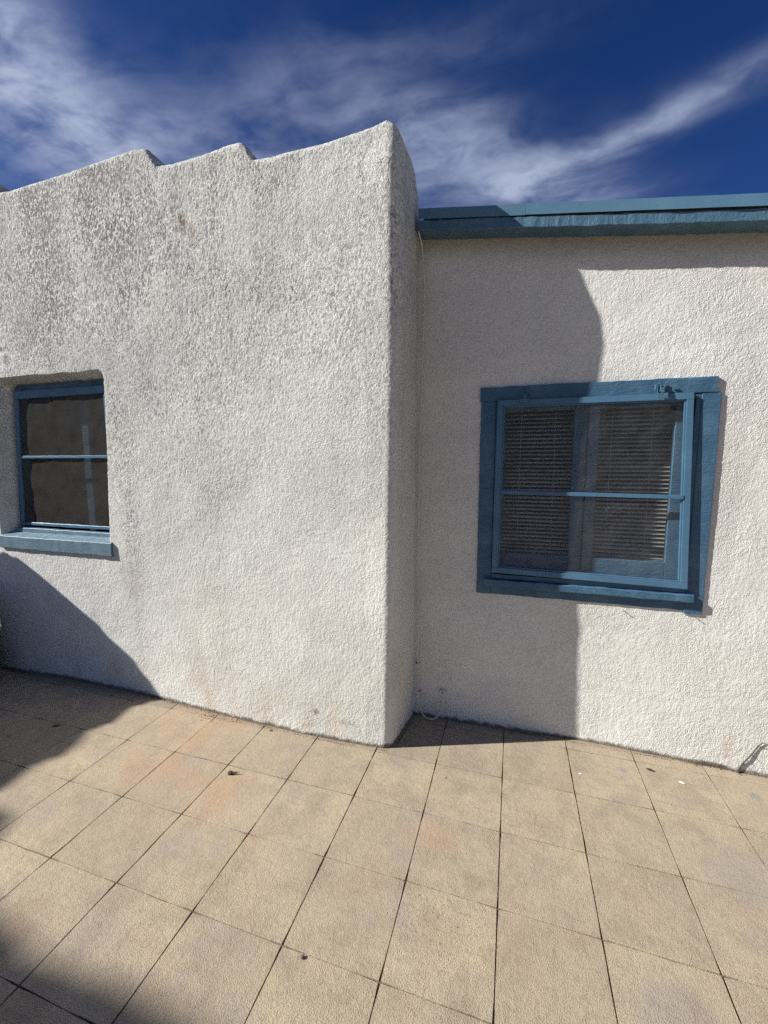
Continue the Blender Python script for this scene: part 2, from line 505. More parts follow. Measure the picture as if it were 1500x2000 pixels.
def empty(name, loc, label, cat, group=None):
    o = bpy.data.objects.new(name, None)
    o.empty_display_size = 0.1
    C.objects.link(o)
    o.location = loc
    return tag(o, label, cat, group)


def pymesh(name, V, F, smooth=False):
    me = bpy.data.meshes.new(name)
    me.from_pydata([tuple(map(float, v)) for v in V], [], [tuple(int(i) for i in f) for f in F])
    me.validate()
    if smooth:
        me.polygons.foreach_set('use_smooth', [True] * len(me.polygons))
    me.update()
    return me


def grid_mesh(name, P, keep=None, attr=None, extra=None):
    """P: (R,C,3) positions -> quads; keep: (R-1,C-1) bool"""
    R, Cn = P.shape[:2]
    idx = np.arange(R * Cn).reshape(R, Cn)
    q = np.stack([idx[:-1, :-1], idx[:-1, 1:], idx[1:, 1:], idx[1:, :-1]], -1)
    if keep is not None:
        q = q[keep]
    q = q.reshape(-1, 4)
    V = P.reshape(-1, 3)
    A = attr.reshape(-1) if attr is not None else None
    if extra is not None:                       # extra grid appended to the same mesh
        P2, A2 = extra
        R2, C2 = P2.shape[:2]
        i2 = np.arange(R2 * C2).reshape(R2, C2) + len(V)
        q2 = np.stack([i2[:-1, :-1], i2[:-1, 1:], i2[1:, 1:], i2[1:, :-1]], -1).reshape(-1, 4)
        q = np.concatenate([q, q2]); V = np.concatenate([V, P2.reshape(-1, 3)])
        if A is not None:
            A = np.concatenate([A, A2.reshape(-1)])
    me = bpy.data.meshes.new(name)
    me.vertices.add(len(V)); me.vertices.foreach_set('co', V.astype(np.float32).ravel())
    me.loops.add(q.size); me.loops.foreach_set('vertex_index', q.astype(np.int32).ravel())
    me.polygons.add(len(q))
    me.polygons.foreach_set('loop_start', np.arange(0, q.size, 4, dtype=np.int32))
    me.polygons.foreach_set('loop_total', np.full(len(q), 4, dtype=np.int32))
    me.polygons.foreach_set('use_smooth', np.ones(len(q), dtype=bool))
    if A is not None:
        at = me.attributes.new('grain', 'FLOAT', 'POINT')
        at.data.foreach_set('value', A.astype(np.float32))
    me.update(calc_edges=True)
    me.validate()
    return me


def normals_of(P):
    du = np.gradient(P, axis=1); dv = np.gradient(P, axis=0)
    n = np.cross(du, dv)
    n /= np.linalg.norm(n, axis=2, keepdims=True) + 1e-12
    return n


def frame_box(name, c8, mat, parent=None, bev=0.0015, seg=1):
    """box from 8 corners: front TL TR BR BL, then back TL TR BR BL"""
    bm = bmesh.new()
    v = [bm.verts.new(p) for p in c8]
    for f in ((0, 1, 2, 3), (7, 6, 5, 4), (0, 4, 5, 1), (1, 5, 6, 2), (2, 6, 7, 3), (3, 7, 4, 0)):
        bm.faces.new([v[i] for i in f])
    bmesh.ops.recalc_face_normals(bm, faces=bm.faces)
    if bev:
        bmesh.ops.bevel(bm, geom=bm.edges[:], offset=bev, segments=seg, affect='EDGES', profile=0.7)
    me = bpy.data.meshes.new(name)
    bm.to_mesh(me); bm.free()
    return link(name, me, mat, parent)


def box(name, x0, x1, y0, y1, z0, z1, mat, parent=None, bev=0.0015):
    return frame_box(name, [(x0, y0, z1), (x1, y0, z1), (x1, y0, z0), (x0, y0, z0),
                            (x0, y1, z1), (x1, y1, z1), (x1, y1, z0), (x0, y1, z0)], mat, parent, bev)


def rough_board(name, x0, x1, y0, y1, z0, z1, mat, parent, seed, jit=0.0015, step=0.02, zf=None, rise=0.0):
    """weathered board along X, its edges wobbling; zf(x) shifts it in z"""
    n = max(4, int((x1 - x0) / step))
    xs = np.linspace(x0, x1, n)
    prof = [(y0, z0), (y0, z1), (y1, z1), (y1, z0)]
    V = []
    r = np.random.default_rng(seed)
    jz = [np.convolve(r.uniform(-1, 1, n + 2), [.25, .5, .25], 'valid') * jit * 1.6 for _ in range(4)]
    b = 0.003
    ring = [(y0, z0 + b, 0), (y0, z1 - b, 1), (y0 + b, z1, 1), (y1, z1 + rise, 1), (y1, z0, 0), (y0 + b, z0, 0)]
    for i, x in enumerate(xs):
        dz = zf(x) if zf else 0
        for (y, z, k) in ring:
            V.append((x + (jz[2][i] if i in (0, n - 1) else 0), y + jz[3][i] * 0.4, z + dz + jz[k][i]))
    F = []
    for i in range(n - 1):
        for k in range(6):
            a = i * 6 + k; c = i * 6 + (k + 1) % 6
            F.append((a, c, c + 6, a + 6))
    F.append(tuple(range(6))[::-1]); F.append(tuple((n - 1) * 6 + k for k in range(6)))
    me = pymesh(name, V, F)
    bm = bmesh.new(); bm.from_mesh(me); bmesh.ops.recalc_face_normals(bm, faces=bm.faces); bm.to_mesh(me); bm.free()
    return link(name, me, mat, parent)


def tube_geo(pts, rad, n=7):
    pts = [Vector(p) for p in pts]
    rad = rad if hasattr(rad, '__len__') else [rad] * len(pts)
    V, F = [], []
    up = Vector((0.3, 0.9, 0.2)).normalized()
    for i, p in enumerate(pts):
        t = (pts[min(i + 1, len(pts) - 1)] - pts[max(i - 1, 0)]).normalized()
        a = t.cross(up).normalized(); b2 = t.cross(a).normalized()
        for k in range(n):
            an = 2 * math.pi * k / n
            V.append(p + (a * math.cos(an) + b2 * math.sin(an)) * rad[i])
    for i in range(len(pts) - 1):
        for k in range(n):
            F.append((i * n + k, i * n + (k + 1) % n, (i + 1) * n + (k + 1) % n, (i + 1) * n + k))
    F.append(tuple(range(n))); F.append(tuple((len(pts) - 1) * n + k for k in range(n))[::-1])
    return V, F


def join(geos):
    V, F = [], []
    for v, f in geos:
        o = len(V); V += list(v); F += [tuple(i + o for i in q) for q in f]
    return V, F


def spline(pts, k=8):
    pts = [Vector(p) for p in pts]
    out = []
    for i in range(len(pts) - 1):
        p0 = pts[max(i - 1, 0)]; p1 = pts[i]; p2 = pts[i + 1]; p3 = pts[min(i + 2, len(pts) - 1)]
        for j in range(k):
            t = j / k
            out.append(0.5 * ((2 * p1) + (p2 - p0) * t + (2 * p0 - 5 * p1 + 4 * p2 - p3) * t * t + (-p0 + 3 * p1 - 3 * p2 + p3) * t ** 3))
    out.append(pts[-1])
    return out


YL, YR = 2.04, 2.41

# ------------------------------------------------------------------ ground and patio
V = []; F = []
for s in (400,):
    V = [(-s, -s, -0.03), (s, -s, -0.03), (s, s, -0.03), (-s, s, -0.03)]; F = [(0, 1, 2, 3)]
tag(link('ground', pymesh('ground', V, F), M['sand']), kind='structure')
patio = link('patio', pymesh('patio', [(-6.2, -2.2, -0.0045), (4.2, -2.2, -0.0045), (4.2, 2.75, -0.0045), (-6.2, 2.75, -0.0045),
                                       (-6.2, -2.2, -0.09), (4.2, -2.2, -0.09), (4.2, 2.75, -0.09), (-6.2, 2.75, -0.09)],
                             [(0, 1, 2, 3), (0, 4, 5, 1), (1, 5, 6, 2), (2, 6, 7, 3), (3, 7, 4, 0)]), M['joint'])
tag(patio, kind='structure')
gx = [-6.11 + 0.343 * i for i in range(10)]
gx = [x for x in gx if x < -3.0]
known = [-3.055, -2.712, -2.372, -2.032, -1.700, -1.360, -1.016, -0.664, -0.333, -0.001, 0.331, 0.661, 0.985]
xs_g = sorted([-3.055 - 0.343 * i for i in range(1, 9)] + known + [0.985 + 0.33 * i for i in range(1, 10)])
ys_g = [2.33, 2.004, 1.683, 1.362, 1.040, 0.715, 0.392, 0.070, -0.252, -0.575, -0.9, -1.22]
ys_g = sorted(ys_g + [2.65])


def tile_mesh(w, d, seed):
    r = np.random.default_rng(seed)
    n = 5
    gxh, gyh = 0.0010, 0.0004                 # half-joint: wide along Y, tight across
    pts = []
    a, b_ = w / 2 - gxh, d / 2 - gyh
    cor = [(-a, -b_), (a, -b_), (a, b_), (-a, b_)]
    for k in range(4):
        p, q = np.array(cor[k]), np.array(cor[(k + 1) % 4])
        nrm = np.array([q[1] - p[1], p[0] - q[0]]); nrm = nrm / np.linalg.norm(nrm)
        for i in range(n):
            t = i / n
            j = r.uniform(-0.9, 0.4) * 0.0010 - (0.0022 if r.random() < 0.06 and i else 0)
            c = 0.002 if i == 0 else 0.0
            pt = p + (q - p) * t + nrm * j - (np.sign(p) * c if i == 0 else 0)
            pts.append(pt)
    N = len(pts)
    V = []
    for p in pts:
        V.append((p[0] * (1 - 0.0008 / a), p[1] * (1 - 0.0005 / b_), 0.0))
    for p in pts:
        V.append((p[0], p[1], -0.010))
    F = [tuple(range(N))] + [(i, N + i, N + (i + 1) % N, (i + 1) % N) for i in range(N)]
    return pymesh('tile', V, F)


random.seed(3)
tile_cache = {}
for i in range(len(xs_g) - 1):
    for j in range(len(ys_g) - 1):
        x0, x1, y0, y1 = xs_g[i], xs_g[i + 1], ys_g[j], ys_g[j + 1]
        if x1 < -6.1 or x0 > 4.1:
            continue
        key = (round(x1 - x0, 3), round(y1 - y0, 3), random.randrange(3))
        if key not in tile_cache:
            me = tile_mesh(x1 - x0, y1 - y0, hash(key) % 9999)
            me.materials.append(M['tile'])
            tile_cache[key] = me
        o = bpy.data.objects.new('tile', tile_cache[key])
        C.objects.link(o)
        o.parent = patio
        o.location = ((x0 + x1) / 2, (y0 + y1) / 2, random.uniform(-0.0007, 0.0007))
        o.rotation_euler = (random.uniform(-1, 1) * 0.003, random.uniform(-1, 1) * 0.003, random.uniform(-1, 1) * 0.0015)

# ------------------------------------------------------------------ left wing: adobe wall with stepped parapet
wing_l = empty('adobe_wing', (-2.5, YL, 0), 'tall white stucco wing with rounded stepped parapet and a small deep-set window', 'building')
inv_l = Vector((2.5, -YL, 0))


def wing_part(o, w):
    """geometry was written in world coordinates: hang it on the wing without moving it"""
    o.location = -w.location
    return o


HK = [(-9, 3.40), (-3.34, 3.40), (-3.27, 3.36), (-3.22, 3.285), (-3.12, 3.275), (-2.6, 3.285), (-2.25, 3.303), (-2.10, 3.310),
      (-2.02, 3.302), (-1.98, 3.255), (-1.945, 3.200), (-1.85, 3.192), (-1.6, 3.200), (-1.48, 3.213), (-1.41, 3.212),
      (-1.37, 3.175), (-1.33, 3.112), (-1.24, 3.106), (-0.95, 3.118), (-0.75, 3.148), (-0.62, 3.174), (-0.5, 3.174)]
hx = np.array([k[0] for k in HK]); hz = np.array([k[1] for k in HK])


def htop(X):
    r = 0
    for d in (-0.006, 0, 0.006):
        r = r + np.interp(np.asarray(X) + d, hx, hz) / 3
    return r


RT = 0.045                                   # roll of the parapet edge
RC = 0.06                                    # plan radius of the corner
XC = -0.560                                  # side face at the front
# plan path
fx = np.concatenate([np.arange(-6.5, -3.80, 0.03), np.arange(-3.80, XC - RC, 0.005)])
cols = [(x, YL, 0.0, -1.0, htop(x)) for x in fx]
for a in np.linspace(0, math.pi / 2, 16)[0:]:
    cols.append((XC - RC + RC * math.sin(a), YL + RC - RC * math.cos(a), math.sin(a), -math.cos(a), 3.168 - 0.045 * a / 1.57))
for yv in np.arange(YL + RC + 0.006, 2.49, 0.006):
    t = (yv - YL) / (2.41 - YL)
    hh = np.interp(yv, [2.1, 2.26, 2.32, 2.37, 2.42, 2.48], [3.122, 3.115, 3.085, 3.02, 2.95, 2.84])
    cols.append((XC + 0.022 * t, yv, 1.0, -0.05, hh))
cols = np.array(cols)
zr = np.arange(0, 3.0001, 0.005)             # face rows
za = np.linspace(0, math.pi / 2, 12)[1:]     # rolled edge
NC = len(cols)
rows = []
for zv in zr:
    Hc = cols[:, 4] - RT
    z = np.full(NC, zv) if zv < 2.3 else 2.3 + (zv - 2.3) * (Hc - 2.3) / 0.7
    rows.append(np.stack([cols[:, 0], cols[:, 1], z], -1))
for a in za:
    ins = RT * (1 - math.cos(a)); up = RT * math.sin(a)
    rows.append(np.stack([cols[:, 0] - cols[:, 2] * ins, cols[:, 1] - cols[:, 3] * ins, cols[:, 4] - RT + up], -1))
P = np.array(rows)
# slow bulges of the hand-laid wall
isf = (cols[:, 3] < -0.5)
bul_x = np.interp(cols[:, 0], [-6.5, -3.7, -3.07, -2.29, -1.65, -1.1, -0.85, -0.65, -0.5],
                  [0.0, 0.012, 0.058, 0.042, 0.002, -0.024, -0.018, -0.008, 0.0])
zf = np.clip(1 - P[:, :, 2] / 1.1, 0, 1) ** 1.3
bulge = bul_x[None, :] * zf
bulge += 0.009 * vnoise(P[:, :, 0], P[:, :, 2], 0.75, 11) + 0.0018 * vnoise(P[:, :, 0], P[:, :, 2], 0.21, 12)
bulge += 0.0006 * vnoise(P[:, :, 0], P[:, :, 2], 0.075, 13)
endf = np.clip((cols[:, 0] * 0 + 1), 0, 1)
P[:, :, 1] += bulge * isf[None, :] * np.clip((XC - RC - cols[:, 0]) / 0.12 + 0.15, 0.15, 1)[None, :]
# corner line drifts a little
xd = np.interp(P[:, :, 2], [0, 0.07, 0.5, 1.0, 1.6, 2.3, 2.8, 3.2], [-0.022, -0.018, -0.014, -0.004, 0.001, 0.010, 0.011, 0.0])
wx_ = np.clip((cols[:, 0] + 0.75) / 0.15, 0, 1)[None, :]
side_t = np.clip((cols[:, 1] - YL - RC) / 0.3, 0, 1)[None, :] * (~isf)[None, :]
P[:, :, 0] += xd * wx_ * (1 - side_t) + 0.004 * vnoise(P[:, :, 2], P[:, :, 1] * 0, 0.35, 21) * wx_
P[:, :, 0] += (0.006 * vnoise(P[:, :, 1], P[:, :, 2], 0.25, 22)) * (~isf)[None, :]

# the head of the corner swells forward, then rolls back
nearc = np.clip((cols[:, 0] + 1.15) / 0.45, 0, 1)[None, :] * (1 - side_t)
P[:, :, 1] += nearc * np.interp(P[:, :, 2], [2.1, 2.5, 2.85, 2.96, 3.06, 3.15], [0.0, -0.010, -0.015, -0.008, 0.018, 0.036])

# window opening: grid lines are kept, its rim is warped to the rounded opening
OX0, OX1, OZ0, OZ1 = -3.495, -2.425, 0.985, 2.125
c0 = int(np.argmin(abs(cols[:, 0] - OX0) + (~isf) * 9)); c1 = int(np.argmin(abs(cols[:, 0] - OX1) + (~isf) * 9))
r0 = int(round(OZ0 / 0.005)); r1 = int(round(OZ1 / 0.005))
RR = 0.05
X, Z = P[:, :, 0].copy(), P[:, :, 2].copy()
ax0, ax1, az0, az1 = X[0, c0], X[0, c1], zr[r0], zr[r1]
# rounded top corners
for cx, sgn in ((ax1 - RR, 1), (ax0 + RR, -1)):
    cz = az1 - RR
    dx = (X - cx) * sgn; dz = Z - cz
    inside = (dx > 0) & (dz > 0)
    m_ = np.maximum(dx, dz); r_ = np.hypot(dx, dz) + 1e-9
    fall = np.clip(1 - (m_ - RR) / 0.10, 0, 1)
    k = np.where(inside & (m_ < RR + 0.10), 1 + (m_ / r_ - 1) * fall, 1.0)
    P[:, :, 0] = np.where(inside, cx + (X - cx) * k, P[:, :, 0])
    P[:, :, 2] = np.where(inside, cz + (Z - cz) * k, P[:, :, 2])
# leaning right edge
lean = -0.045 * np.clip((2.0 - P[:, :, 2]) / 1.0, 0, 1.1) * np.clip(1 - abs(P[:, :, 0] - ax1) / 0.15, 0, 1)
lean *= (P[:, :, 2] > 0.6) * np.clip((P[:, :, 2] - 0.6) / 0.3, 0, 1)
P[:, :, 0] += lean * isf[None, :]
wob = 0.006 * vnoise(P[:, :, 0], P[:, :, 2], 0.13, 31) * np.clip(1 - np.maximum(abs(P[:, :, 0] + 2.97) - 0.56, abs(P[:, :, 2] - 1.55) - 0.57) / 0.1, 0, 1)
P[:, :, 2] += wob * isf[None, :] * (P[:, :, 2] > 0.5)
keep = np.ones((P.shape[0] - 1, NC - 1), bool)
keep[r0:r1, c0:c1] = False

gn = grain(P.shape[:2], 5, 1, 0)
gn2 = grain(P.shape[:2], 6, 3, 2)
gn = np.clip((1.0 * gn + 0.12 * gn2), -2.4, 2.4)
Nn = normals_of(P)
Nn *= np.sign((Nn * np.stack([cols[:, 2], cols[:, 3], cols[:, 3] * 0], -1)[None]).sum(-1) + 1e-9)[..., None] * 1.0
amp = 0.00052 * (1 + 0.35 * vnoise(P[:, :, 0], P[:, :, 2], 0.5, 41))
amp = amp * np.clip((P[:, :, 0] + 3.80) * 20 + 0.2, 0.2, 1) * np.where(isf, 1.0, 0.5)[None, :]
# the rim of the opening is plastered smoother
P += Nn * (gn * amp)[..., None]

# reveal
loop = [(r0, c) for c in range(c0, c1)] + [(r, c1) for r in range(r0, r1)] + [(r1, c) for c in range(c1, c0, -1)] + [(r, c0) for r in range(r1, r0, -1)]
loop.append(loop[0])
L0 = np.array([P[r, c] for r, c in loop])
ix0t, ix0b, ix1, iz0, iz1, YW = -3.375, -3.455, -2.50, 0.985, 2.092, 2.125
u_ = np.clip((L0[:, 0] - ax0) / (ax1 - ax0), 0, 1); v_ = np.clip((L0[:, 2] - az0) / (az1 - az0), 0, 1)
L1 = np.stack([(ix0b + (ix0t - ix0b) * v_) * (1 - u_) + ix1 * u_, np.full(len(L0), YW), iz0 + (iz1 - iz0) * v_], -1)
CT = L0 + (L1 - L0) * 0.22; CT[:, 1] = L0[:, 1] + 0.004
rowsR = []
for t in np.linspace(0, 1, 22):
    rowsR.append(L0 * (1 - t) ** 2 + CT * 2 * t * (1 - t) + L1 * t * t)
for t in (0.05, 0.1):
    q = L1.copy(); q[:, 1] += t; rowsR.append(q)
PR = np.array(rowsR)
gr_ = grain(PR.shape[:2], 9, 1, 2)
wv = np.ones(PR.shape[:2]); wv[0] = 0
NR = normals_of(PR)
PR += NR * (gr_ * 0.0007 * wv)[..., None]
PR[:, :, 1] += 0
wl = grid_mesh('stucco_wall', P, keep, gn, extra=(PR, gr_ * 0.4 + 0.3))
o = wing_part(link('wall', wl, M['stucco_l'], wing_l), wing_l)

# cap of the parapet (plain top behind the rolled edge)
capx = np.concatenate([fx[fx < XC - RC], [XC - RT - 0.004]])
capy = np.array([YL + RT - 0.006, 2.12, 2.2, 2.27, 2.32, 2.38, 2.42, 2.47])
drop = np.interp(capy, [2.1, 2.27, 2.34, 2.47], [0, 0.0, 0.07, 0.33])
CP = np.zeros((len(capy), len(capx), 3))
CP[:, :, 0] = capx[None]; CP[:, :, 1] = capy[:, None]
CP[:, :, 2] = htop(capx)[None] - 0.0015 - drop[:, None] * np.clip((capx[None] + 0.9) / 0.3, 0, 1) + 0.003 * vnoise(CP[:, :, 0], CP[:, :, 1], .08, 3) * (drop[:, None] >= 0)
CP[0, :, 2] = htop(capx) - 0.004
CP[:, :, 2] -= 0.05 * np.clip((capx[None] + 1.2) / 0.45, 0, 1)
cm = grid_mesh('parapet_cap', CP, None, grain(CP.shape[:2], 3) * 0.5)
wing_part(link('parapet_cap', cm, M['stucco_l'], wing_l), wing_l)
wing_part(link('roof', pymesh('roof', [(-6.5, 2.46, 2.9), (-0.62, 2.46, 2.7), (-0.62, 6.4, 2.7), (-6.5, 6.4, 2.9),
                                       (-6.5, 2.46, 0), (-0.62, 6.4, 0), (-6.5, 6.4, 0), (-6.5, 2.0, 0), (-6.5, 2.0, 3.3), (-6.5, 2.46, 3.3)],
                              [(0, 1, 2, 3), (2, 5, 6, 3), (0, 3, 6, 7, 8, 9)]), M['roof'], wing_l), wing_l)

# dark room behind both windows
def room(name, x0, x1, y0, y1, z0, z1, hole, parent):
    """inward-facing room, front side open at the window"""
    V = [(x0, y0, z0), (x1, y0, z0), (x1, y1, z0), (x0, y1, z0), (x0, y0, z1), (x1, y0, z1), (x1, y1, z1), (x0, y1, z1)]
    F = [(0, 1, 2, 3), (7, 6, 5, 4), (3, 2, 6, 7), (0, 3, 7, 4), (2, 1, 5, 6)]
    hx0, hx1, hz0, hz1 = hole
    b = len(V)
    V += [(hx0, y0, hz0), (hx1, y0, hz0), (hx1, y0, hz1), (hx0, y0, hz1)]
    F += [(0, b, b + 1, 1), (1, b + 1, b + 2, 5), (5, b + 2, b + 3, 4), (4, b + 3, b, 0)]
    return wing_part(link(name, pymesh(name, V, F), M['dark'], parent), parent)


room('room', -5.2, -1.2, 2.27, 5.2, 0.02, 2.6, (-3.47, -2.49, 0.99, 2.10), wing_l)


def frame_rect(name, xl, xr, zt, zb, w, y0, y1, mat, parent, wing, child='stile'):
    """four bars round a rectangle (outer size given)"""
    out = []
    for nm, a, b, c, d in ((child, xl, xl + w, zb, zt), (child, xr - w, xr, zb, zt),
                           ('rail', xl + w + .0005, xr - w - .0005, zt - w, zt), ('rail', xl + w + .0005, xr - w - .0005, zb, zb + w)):
        out.append(box(nm, a, b, y0, y1, c, d, mat, parent))
    return out


# left window ---------------------------------------------------------------
win_l = bpy.data.objects.new('window', None); C.objects.link(win_l); win_l.parent = wing_l
win_l.location = -wing_l.location
win_l['label'] = 'small blue window set deep in the wall, dusty film over both panes'
Bs = M['blue_smooth']; Bb = M['blue']
# fixed casing round the opening
box('casing', -3.475, -2.46, 2.135, 2.20, 2.052, 2.10, Bb, win_l)
frame_box('casing', [(-3.385, 2.135, 2.051), (-3.352, 2.135, 2.051), (-3.405, 2.135, 1.07), (-3.462, 2.135, 1.07),
                     (-3.42, 2.20, 2.051), (-3.35, 2.20, 2.051), (-3.40, 2.20, 1.07), (-3.50, 2.20, 1.07)], Bb, win_l)
box('casing', -2.515, -2.455, 2.135, 2.20, 1.07, 2.051, Bb, win_l)
# storm frame
yl0, yl1 = 2.112, 2.132
frame_box('storm_frame', [(-3.350, yl0, 2.048), (-2.50, yl0, 2.048), (-2.50, yl0, 2.000), (-3.345, yl0, 1.993),
                          (-3.350, yl1, 2.048), (-2.50, yl1, 2.048), (-2.50, yl1, 2.000), (-3.345, yl1, 1.993)], Bs, win_l, 0.003)
frame_box('storm_frame', [(-3.350, yl0 + .001, 1.9925), (-3.318, yl0 + .001, 1.9925), (-3.372, yl0 + .001, 1.130), (-3.402, yl0 + .001, 1.130),
                          (-3.350, yl1, 1.9925), (-3.318, yl1, 1.9925), (-3.372, yl1, 1.130), (-3.402, yl1, 1.130)], Bs, win_l, 0.003)
box('storm_frame', -2.535, -2.505, yl0 + .001, yl1, 1.130, 1.999, Bs, win_l, 0.003)
rough_board('storm_frame', -3.402, -2.505, yl0, yl1, 1.108, 1.1295, Bs, win_l, 51, 0.0012)
rough_board('mid_rail', -3.3455, -2.536, yl0 - 0.004, yl0 + 0.010, 1.583, 1.602, Bs, win_l, 52, 0.0008)


def film(name, corners, mat, parent, nx=60, nz=60, seed=1, amp=0.004, hole=None):
    TL, TR, BR, BL = [np.array(c, float) for c in corners]
    u = np.linspace(0, 1, nx)[None, :, None]; v = np.linspace(0, 1, nz)[:, None, None]
    Pf = (BL * (1 - u) + BR * u) * (1 - v) + (TL * (1 - u) + TR * u) * v
    Pf[:, :, 1] += amp * vnoise(Pf[:, :, 0] + Pf[:, :, 2], Pf[:, :, 2] - Pf[:, :, 0] * .4, 0.12, seed) + amp * .5 * vnoise(Pf[:, :, 0], Pf[:, :, 2], 0.05, seed + 1)
    return link(name, grid_mesh(name, Pf), mat, parent)


film('pane', [(-3.335, 2.124, 1.998), (-2.53, 2.124, 1.998), (-2.53, 2.124, 1.604), (-3.348, 2.124, 1.604)], M['screen_l'], win_l, seed=61)
film('pane', [(-3.348, 2.124, 1.581), (-2.53, 2.124, 1.581), (-2.53, 2.124, 1.130), (-3.385, 2.124, 1.130)], M['screen_l'], win_l, seed=63)
# sash and curtain behind
for s_ in (-2.83,):
    box('sash_stile', s_ - 0.03, s_ + 0.03, 2.205, 2.235, 1.08, 2.05, Bb, win_l)
nx_ = 40
cx_ = np.linspace(-2.80, -2.53, nx_)
CPn = np.zeros((8, nx_, 3)); CPn[:, :, 0] = cx_[None]; CPn[:, :, 1] = 2.33 + 0.012 * np.sin(cx_ * 130)[None]; CPn[:, :, 2] = np.linspace(1.12, 2.08, 8)[:, None]
link('curtain', grid_mesh('curtain', CPn), M['curtain'], win_l)
# hangers
for hxp in (-3.27, -2.62):
    V, F = join([tube_geo([(hxp - .012, 2.13, 2.075), (hxp - .012, 2.110, 2.075), (hxp - .012, 2.108, 2.045)], 0.003, 6),
                 tube_geo([(hxp + .012, 2.13, 2.075), (hxp + .012, 2.110, 2.075), (hxp + .012, 2.108, 2.045)], 0.003, 6),
                 tube_geo([(hxp - .014, 2.108, 2.060), (hxp + .014, 2.108, 2.060)], 0.004, 6)])
    link('hanger', pymesh('hanger', V, F, True), Bb, win_l)
# sill: board and riser
rough_board('sill', -3.50, -2.452, 2.018, 2.135, 0.955, 1.040, M['sill'], win_l, 55, 0.0022, rise=0.034)
rough_board('sill_riser', -3.43, -2.47, 2.090, 2.133, 1.058, 1.090, M['sill'], win_l, 56, 0.0012)

# ------------------------------------------------------------------ right wing
wing_r = empty('stucco_wing', (1.5, YR, 0), 'lower smooth white stucco wing with blue-edged roof and large blue window', 'building')


def ztop(x):
    return 2.80 - 0.125 * (np.asarray(x) + 0.5)


rx = np.concatenate([np.arange(-0.60, 1.56, 0.005), np.arange(1.56, 4.6, 0.03)])
rz = np.arange(0, 2.76, 0.005)
PX, PZ = np.meshgrid(rx, rz)
k_ = np.where(PZ > 2.2, 2.2 + (PZ - 2.2) * (ztop(PX) - 2.2) / 0.555, PZ)
RP = np.stack([PX, np.full_like(PX, YR), k_], -1)
RP[:, :, 1] += 0.006 * vnoise(PX, PZ, 0.6, 71) + 0.0014 * vnoise(PX, PZ, 0.19, 72) + 0.0006 * vnoise(PX, PZ, 0.07, 73)
RP[:, :, 1] += np.interp(PX, [-.6, 0, .4, .8, 1.3], [-0.012, 0, 0.014, 0.004, -0.02]) * np.clip(1 - PZ / 0.9, 0, 1)
flat = np.clip(1 - np.maximum(abs(PX - 0.365) - 0.56, abs(PZ - 1.385) - 0.60) / 0.12, 0, 1)
RP[:, :, 1] = RP[:, :, 1] * (1 - flat * 0.8) + YR * flat * 0.8
HX0, HX1, HZ0, HZ1 = -0.13, 0.87, 0.86, 1.93
a0, a1 = [int(np.argmin(abs(rx - q))) for q in (HX0, HX1)]
b0, b1 = [int(round(q / 0.005)) for q in (HZ0, HZ1)]
keep = np.ones((len(rz) - 1, len(rx) - 1), bool); keep[b0:b1, a0:a1] = False
g1 = grain(PX.shape, 81, 1, 0); g2 = grain(PX.shape, 82, 2, 1)
# trowel drag: shear the coarse grain a little
g2 = np.array([np.roll(g2[i], (i // 2) % g2.shape[1]) for i in range(g2.shape[0])])
gr2 = np.clip(0.9 * g1 + 0.35 * g2, -2.4, 2.4)
ampr = 0.00036 * (1 + 0.35 * vnoise(PX, PZ, 0.4, 83)) * np.clip((1.58 - PX) * 20, 0.2, 1)
RP[:, :, 1] -= gr2 * ampr
wing_part(link('wall', grid_mesh('stucco_wall_low', RP, keep, gr2), M['stucco_r'], wing_r), wing_r)
# end and back walls, roof slab
wing_part(link('rear_wall', pymesh('rear_wall', [(4.55, YR, 0), (4.55, 6.4, 0), (4.55, 6.4, 2.4), (4.55, YR, 2.15), (-0.6, 6.4, 0), (-0.6, 6.4, 2.95)],
                                   [(0, 1, 2, 3), (1, 4, 5, 2)]), M['stucco_r'], wing_r), wing_r)


def zslope(x):
    return -0.1250 * (x + 0.48)


roofV = [(-0.50, 2.316, 2.855), (4.7, 2.316, 2.855 + zslope(4.7)), (4.7, 6.5, 3.05 + zslope(4.7)), (-0.50, 6.5, 3.05),
         (-0.50, 2.43, 2.80), (4.7, 2.43, 2.80 + zslope(4.7)), (4.7, 6.5, 2.95 + zslope(4.7)), (-0.50, 6.5, 2.95)]
wing_part(link('roof', pymesh('roof_deck', roofV, [(0, 1, 2, 3), (7, 6, 5, 4), (0, 4, 5, 1), (1, 5, 6, 2), (3, 7, 4, 0)]), M['roof'], wing_r), wing_r)
wing_part(rough_board('fascia_board', -0.522, 4.7, 2.311, 2.424, 2.760, 2.812, M['fascia'], wing_r, 91, 0.0020, 0.012, zslope), wing_r)


